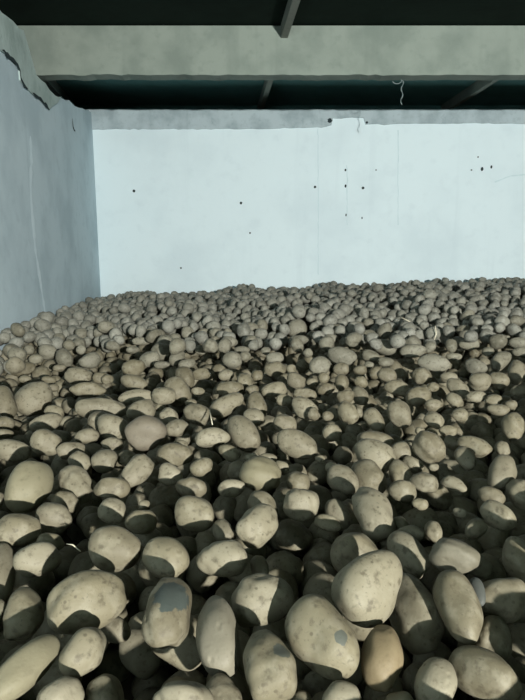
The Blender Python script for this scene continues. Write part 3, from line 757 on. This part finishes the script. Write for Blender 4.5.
SPECIAL = {
    'bluegrey': potato_mat('blue_grey_blotched_skin', BASE, DARK, LIGHT, ([0.0087, -0.004, -0.0323], 0.0315), patch_col=col(.040, .051, .046)),
    'wedge': potato_mat('grey_patched_skin', BASE, DARK, LIGHT, ([0.0076, -0.0221, -0.0257], 0.014), patch_col=GREY),
    'bigspot': potato_mat('grey_spotted_skin', BASE, DARK, LIGHT, ([0.0373, -0.0197, -0.0312], 0.0105), patch_col=GREY),
    'yellow': M_YEL, 'bigleft': M_YEL, 'warm': M_WARM, 'grandround': M_PINK, 'greystub': M_GREY, 'smoothpale': M_PALE, 'egg': M_PALE,
    'longleft': M_YEL,
}

things = []      # centre, rotation matrix, semi-axes, key, image size


def new_potato(p, M3, s, sub, rng, mat, taper=0., eyes=0):
    v = lumpy(sub, rng, taper, eyes=eyes) * np.array(s)
    me = bpy.data.meshes.new('potato')
    fc = ICO[sub][1]
    me.vertices.add(len(v))
    me.vertices.foreach_set('co', v.astype(np.float32).ravel())
    me.loops.add(fc.size)
    me.loops.foreach_set('vertex_index', fc.astype(np.int32).ravel())
    me.polygons.add(len(fc))
    me.polygons.foreach_set('loop_start', np.arange(0, fc.size, 3, dtype=np.int32))
    me.polygons.foreach_set('use_smooth', np.ones(len(fc), bool))
    me.update(calc_edges=True)
    me.materials.append(mat)
    o = bpy.data.objects.new('potato', me)
    COL.objects.link(o)
    o.matrix_world = Matrix.Translation(Vector(p)) @ Matrix(M3.tolist()).to_4x4()
    o['category'] = 'potato'
    o['group'] = 'potatoes in the heap'
    return o


PIT = math.radians(9.5)


def project(p):
    x, y, z = p[0], p[1], p[2] - CAM_Z
    d = y * math.cos(PIT) - z * math.sin(PIT)
    return 262.5 + 529 * x / d, 350 - 529 * (y * math.sin(PIT) + z * math.cos(PIT)) / d, d


for line in TABLE.strip().splitlines():
    w = line.split()
    q = [float(a) for a in w[:10]]
    p, M3, s = np.array(q[:3]), np.array(Euler(q[3:6]).to_matrix()), np.array(q[6:9])
    things.append((p, M3, s, q[9], w[10]))


# the remaining potatoes: loose layers around and below the ones above
def fill(layer, spacing, y0, y1, rng):
    pts = []
    row = 0
    y = y0
    while y < y1:
        xl, xr = max(left_x(y) + .08, -.52 * y - .75), .52 * y + .75
        x = xl + (row % 2) * spacing / 2
        while x < xr:
            pts.append((x, y))
            x += spacing
        row += 1
        y += spacing * .87
    a = np.array(pts)
    a += rng.normal(0, spacing * .16, a.shape)
    a = a[(a[:, 0] > left_x(a[:, 1]) + .045) & (a[:, 1] < 7.49)]
    x, y = a.T
    z = heap_z(x, y) - layer + rng.normal(0, .019, len(x))
    z += (.024 * np.sin(x * 5.1 + 1.3 * y) + .022 * np.sin(y * 6.3 - 2.2 * x) + .016 * np.sin(9 * x + 4 * y + 1)) * (y > 2.6)
    return np.stack([x, y, z], 1)


def rand_rot(rng, n):
    q = rng.normal(0, 1, (n, 4))
    q[:, 1:3] *= .45                      # lying rather than standing
    q /= np.linalg.norm(q, axis=1)[:, None]
    w, x, y, z = q.T
    return np.stack([1 - 2 * (y * y + z * z), 2 * (x * y - z * w), 2 * (x * z + y * w), 2 * (x * y + z * w), 1 - 2 * (x * x + z * z), 2 * (y * z - x * w),
                     2 * (x * z - y * w), 2 * (y * z + x * w), 1 - 2 * (x * x + y * y)], 1).reshape(-1, 3, 3)


TP = np.array([t[0] for t in things])
TS = np.array([t[2] for t in things])
TM = np.array([t[1] for t in things])


def shape(M, s):
    return np.einsum('nij,nj,nkj->nik', M, s ** 2, M)


def clear_of_things(p, S, M, tp, ts, tm, gap=1.09):
    """Which of the ellipsoids (p, S, M) touch none of the potatoes (tp, ts, tm)."""
    ok = np.ones(len(p), bool)
    B = shape(M, S)
    A = shape(tm, ts)
    for c, s, a in zip(tp, ts, A):
        d = p - c
        near = np.nonzero(ok & ((d ** 2).sum(1) < ((s.max() + S.max(1)) * gap) ** 2))[0]
        if len(near):
            best = np.zeros(len(near))
            for l in np.linspace(.08, .92, 11):
                x = np.linalg.solve((1 - l) * a + l * B[near], d[near][:, :, None])[:, :, 0]
                best = np.maximum(best, l * (1 - l) * (x * d[near]).sum(1))
            ok[near] &= best > gap * gap
    return ok


def axes(r, rng):
    k = rng.uniform(.98, 1.45, len(r))
    return np.stack([r * k ** .6, r * k ** -.15, r * k ** -.35 * .98], 1)


rng = np.random.default_rng(3)
surf = fill(0, .096, .12, 7.50, rng)
r_s = rng.uniform(.036, .056, len(surf))
s_s, m_s = axes(r_s, rng), rand_rot(rng, len(surf))
# relax the surface layer so that neighbours do not sink into each other
for it in range(14):
    order = np.argsort(surf[:, 1])
    P = surf[order]
    R = r_s[order]
    mv = np.zeros_like(P)
    for k in range(1, 240):
        if k >= len(P):
            break
        d = P[k:] - P[:-k]
        L = np.linalg.norm(d, axis=1)
        need = (R[k:] + R[:-k]) * 1.02 - L
        m = (need > 0) & (L > 1e-5)
        if m.any():
            g = np.zeros_like(d)
            g[m] = d[m] / L[m][:, None] * need[m][:, None] * .3
            mv[k:] += g
            mv[:-k] -= g
    surf[order] = P + np.clip(mv, -.01, .01) * np.array([1, 1, .8])


def in_room(p, s):
    return (p[:, 0] > left_x(p[:, 1]) + s.max(1) + .004) & (p[:, 1] < 7.54 - s.max(1) - .008)


pu = np.array([project(p) for p in surf])
inside = (pu[:, 1] > np.where(pu[:, 0] < 22, 372, 346)) & (pu[:, 1] < 790) & (pu[:, 0] > -14) & (pu[:, 0] < 556)
keep = ~inside & in_room(surf, s_s) & ((rng.random(len(surf)) > .13) | (surf[:, 0] < left_x(surf[:, 1]) + .12) | (surf[:, 1] > 7.3))
surf, s_s, m_s = surf[keep], s_s[keep], m_s[keep]
keep = clear_of_things(surf, s_s, m_s, TP, TS, TM)
surf, s_s, m_s = surf[keep], s_s[keep], m_s[keep]
under = np.concatenate([fill(0.13, .088, .10, 7.50, rng), fill(0.13 + .085, .092, .10, 5.5, rng)])
r_u = rng.uniform(.036, .050, len(under))
s_u, m_u = axes(r_u, rng), rand_rot(rng, len(under))
keep = in_room(under, s_u)
under, s_u, m_u = under[keep], s_u[keep], m_u[keep]
keep = clear_of_things(under, s_u, m_u, TP, TS, TM)
under, s_u, m_u = under[keep], s_u[keep], m_u[keep]

# the largest showing of these become potatoes of their own, up to 300
pu = np.array([project(p) for p in surf])
vis = (pu[:, 0] > 6) & (pu[:, 0] < 519) & (pu[:, 1] < 700) & (pu[:, 1] > 300)
score = np.where(vis, s_s.max(1) / pu[:, 2], 0)
pick = []
for i in np.argsort(-score):
    if len(pick) + len(things) >= 300:
        break
    if all(np.linalg.norm(surf[i] - surf[j]) > (s_s[i].max() + s_s[j].max()) for j in pick):
        pick.append(i)
things += [(surf[i], m_s[i], s_s[i], 0., '-') for i in pick]
ep, es, em = surf[pick], s_s[pick], m_s[pick]
rest = clear_of_things(surf, s_s, m_s, ep, es, em, 1.10)
surf, s_s, m_s = surf[rest], s_s[rest], m_s[rest]
rest = clear_of_things(under, s_u, m_u, ep, es, em, 1.10)
under, s_u, m_u = under[rest], s_u[rest], m_u[rest]

# ---- labels
kp = [(np.array(t[0]), t[4], t[2]) for t in things if t[4] != '-']
used = {}
rel = []
for i, (p, M3, s, tp, key) in enumerate(things):
    if key != '-':
        rel.append(None)
        continue
    k = min(range(len(kp)), key=lambda a: np.linalg.norm((kp[a][0] - p)))
    d = p - kp[k][0]
    a = math.degrees(math.atan2(d[1], d[0])) % 360
    sec = int(((a + 22.5) % 360) // 45)
    rel.append((kp[k][1], sec, float(np.linalg.norm(d))))
WHERE = ['right of', 'behind and right of', 'behind', 'behind and left of', 'left of', 'in front and left of', 'in front of', 'in front and right of']
ORD = ['', 'second', 'third', 'fourth', 'fifth', 'sixth', 'seventh', 'eighth', 'ninth', 'tenth', 'eleventh', 'twelfth', 'thirteenth']
label = [None] * len(things)
for i, r in enumerate(rel):
    if r is None:
        label[i] = LM[things[i][4]][0]
        continue
    same = sorted(x[2] for x in rel if x and x[0] == r[0] and x[1] == r[1])
    o = same.index(r[2])
    s = things[i][2]
    g = (s[0] * s[1] * s[2]) ** (1 / 3)
    sz = 'tiny' if g < .021 else 'small' if g < .030 else 'medium' if g < .040 else 'large'
    e = s[0] / s[1]
    shp = 'round' if e < 1.2 else 'oval' if e < 1.6 else 'long'
    ph = LM[r[0]][1]
    label[i] = '%s %s tan potato %s the %s' % (sz, shp, ('nearest ' if len(same) > 1 and o == 0 else ORD[o] + ' ' if o else '') + ('one ' if len(same) > 1 else '') + WHERE[r[1]], ph)
    if len(same) > 1:
        label[i] = '%s %s potato, %s %s the %s' % (sz, shp, 'closest' if o == 0 else ORD[o] + ' closest', WHERE[r[1]], ph)
    else:
        label[i] = '%s %s tan potato %s the %s' % (sz, shp, WHERE[r[1]], ph)

for i, t in enumerate(label):
    if len(t.split()) > 15 and things[i][4] == '-':
        w = t.split()
        label[i] = ' '.join(w[:1] + w[2:])
for i, (p, M3, s, tp, key) in enumerate(things):
    px = 529 * s.max() / project(p)[2]
    g = np.random.default_rng(1000 + i)
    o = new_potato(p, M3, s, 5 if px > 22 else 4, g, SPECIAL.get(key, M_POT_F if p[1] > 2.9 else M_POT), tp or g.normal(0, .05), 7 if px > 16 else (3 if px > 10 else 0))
    o['label'] = label[i]

# ---- everything else of the heap: one mass
V, Fc, base = [], [], 0
lib = {s: [lumpy(s, np.random.default_rng(50 + k)) for k in range(24)] for s in (2, 3)}
rng = np.random.default_rng(77)
for P, S, M in ((surf, s_s, m_s), (under, s_u, m_u)):
    n_surf_tri = sum(len(f) for f in Fc)
    for p, s, m in zip(P, S, M):
        sub = 3 if p[1] < 5.2 else 2
        if p[2] < heap_z(p[0], p[1]) - .06 and p[1] > 3:
            sub = 2
        v = (lib[sub][rng.integers(24)] * s) @ m.T + p
        V.append(v)
        Fc.append(ICO[sub][1] + base)
        base += len(v)

xs = np.linspace(0, 1, 60)
ys = np.linspace(0.0, 7.53, 60)
g = []
for y in ys:
    xl, xr = left_x(y) + .02, 5.55
    for q in xs:
        x = xl + (xr - xl) * q
        g.append((x, y, float(heap_z(x, y)) - .215))
G = np.array(g)
quads = [(r * 60 + c, r * 60 + c + 1, (r + 1) * 60 + c + 1, (r + 1) * 60 + c) for r in range(59) for c in range(59)]
rim = [c for c in range(60)] + [r * 60 + 59 for r in range(1, 60)] + [59 * 60 + c for c in range(58, -1, -1)] + [r * 60 for r in range(58, 0, -1)]
Gb = G[rim].copy()
Gb[:, 2] = 0.0
V = np.concatenate(V + [G, Gb])
tri = np.concatenate(Fc)
n = len(rim)
gf = [tuple(base + a for a in q) for q in quads] + [(base + rim[(k + 1) % n], base + rim[k], base + 3600 + k, base + 3600 + (k + 1) % n) for k in range(n)]
gf = np.array(gf)
me = bpy.data.meshes.new('potato_heap')
me.vertices.add(len(V))
me.vertices.foreach_set('co', V.astype(np.float32).ravel())
loops = np.concatenate([tri.ravel(), gf.ravel()]).astype(np.int32)
me.loops.add(len(loops))
me.loops.foreach_set('vertex_index', loops)
starts = np.concatenate([np.arange(len(tri)) * 3, len(tri) * 3 + np.arange(len(gf)) * 4]).astype(np.int32)
me.polygons.add(len(starts))
me.polygons.foreach_set('loop_start', starts)
me.polygons.foreach_set('use_smooth', np.ones(len(starts), bool))
me.materials.append(M_POT_I)
me.materials.append(M_FLOOR)
me.materials.append(M_POT_U)
mi = np.zeros(len(starts), np.int32)
mi[n_surf_tri:len(tri)] = 2
mi[len(tri):] = 1
me.polygons.foreach_set('material_index', mi)
me.update(calc_edges=True)
heap = bpy.data.objects.new('potato_heap', me)
COL.objects.link(heap)
heap['kind'] = 'stuff'
heap['label'] = 'mass of small tan potatoes filling the back and depths of the heap up to the walls'
heap['category'] = 'potatoes'
print('counts', len(things), len(surf), len(under), len(V))


# ---- straw bits lying on the potatoes
def straw(pts, r, lab):
    c = Vector(pts[0])
    v, f = tube([Vector(p) - c for p in pts], r, 6)
    o = mesh_obj('straw', v, f, M_STRAW, None, True)
    o.location = c
    o['label'] = lab
    o['category'] = 'straw'
    o['group'] = 'straw on the heap'


straw([(1.055, 4.10, 1.365), (1.085, 4.05, 1.352), (1.115, 3.98, 1.336)], [.004, .005, .004], 'short pale straw bit lying in the dark hollow at the far right')
straw([(1.163, 3.55, 1.255), (1.178, 3.555, 1.30), (1.170, 3.56, 1.355)], [.004, .004, .003], 'thin pale straw standing upright behind the long smooth far-right potato')
straw([(-.386, .965, 1.236), (-.37, .955, 1.240), (-.352, .945, 1.232)], [.0010, .0014, .0010], 'thin pale straw bit above the left end of the big mottled potato')
straw([(-.198, 1.925, 1.235), (-.190, 1.87, 1.228), (-.176, 1.79, 1.220)], [.002, .0025, .002], 'short pale straw bit behind the loaf-shaped potato')
straw([(-.066, .617, 1.186), (-.058, .613, 1.184), (-.050, .612, 1.187)], [.0009, .0014, .001], 'tiny white straw sliver at the foot of the egg-shaped potato')

# ------------------------------------------------------------------ light, camera
ld = bpy.data.lights.new('store_lamp', 'POINT')
ld.energy = 4500
ld.color = (1.0, .985, .93)
ld.shadow_soft_size = .05
lo = bpy.data.objects.new('store_lamp', ld)
lo.location = (2.2, -4.5, CAM_Z + .82)
COL.objects.link(lo)
wd = bpy.data.worlds.new('World')
SC.world = wd
wd.use_nodes = True
wd.node_tree.nodes['Background'].inputs[0].default_value = (.45, .75, .62, 1)
wd.node_tree.nodes['Background'].inputs[1].default_value = 0.002
if 0:
    vol = wd.node_tree.nodes.new('ShaderNodeVolumeScatter')
    vol.inputs['Color'].default_value = (.75, 1, .95, 1)
    vol.inputs['Density'].default_value = 0
    wd.node_tree.links.new(vol.outputs[0], wd.node_tree.nodes['World Output'].inputs['Volume'])
cd = bpy.data.cameras.new('camera')
cd.sensor_fit = 'HORIZONTAL'
cd.sensor_width = 36
cd.lens = 36 * 529 / 525
cd.clip_start = .02
co = bpy.data.objects.new('camera', cd)
co.location = (0, 0, CAM_Z)
co.rotation_euler = (math.radians(90) - PIT, 0, 0)
COL.objects.link(co)
SC.camera = co
vs = SC.view_settings
vs.view_transform = 'Standard'
vs.look = 'None'
vs.gamma = 1
vs.exposure = 0.0
vs.use_curve_mapping = False
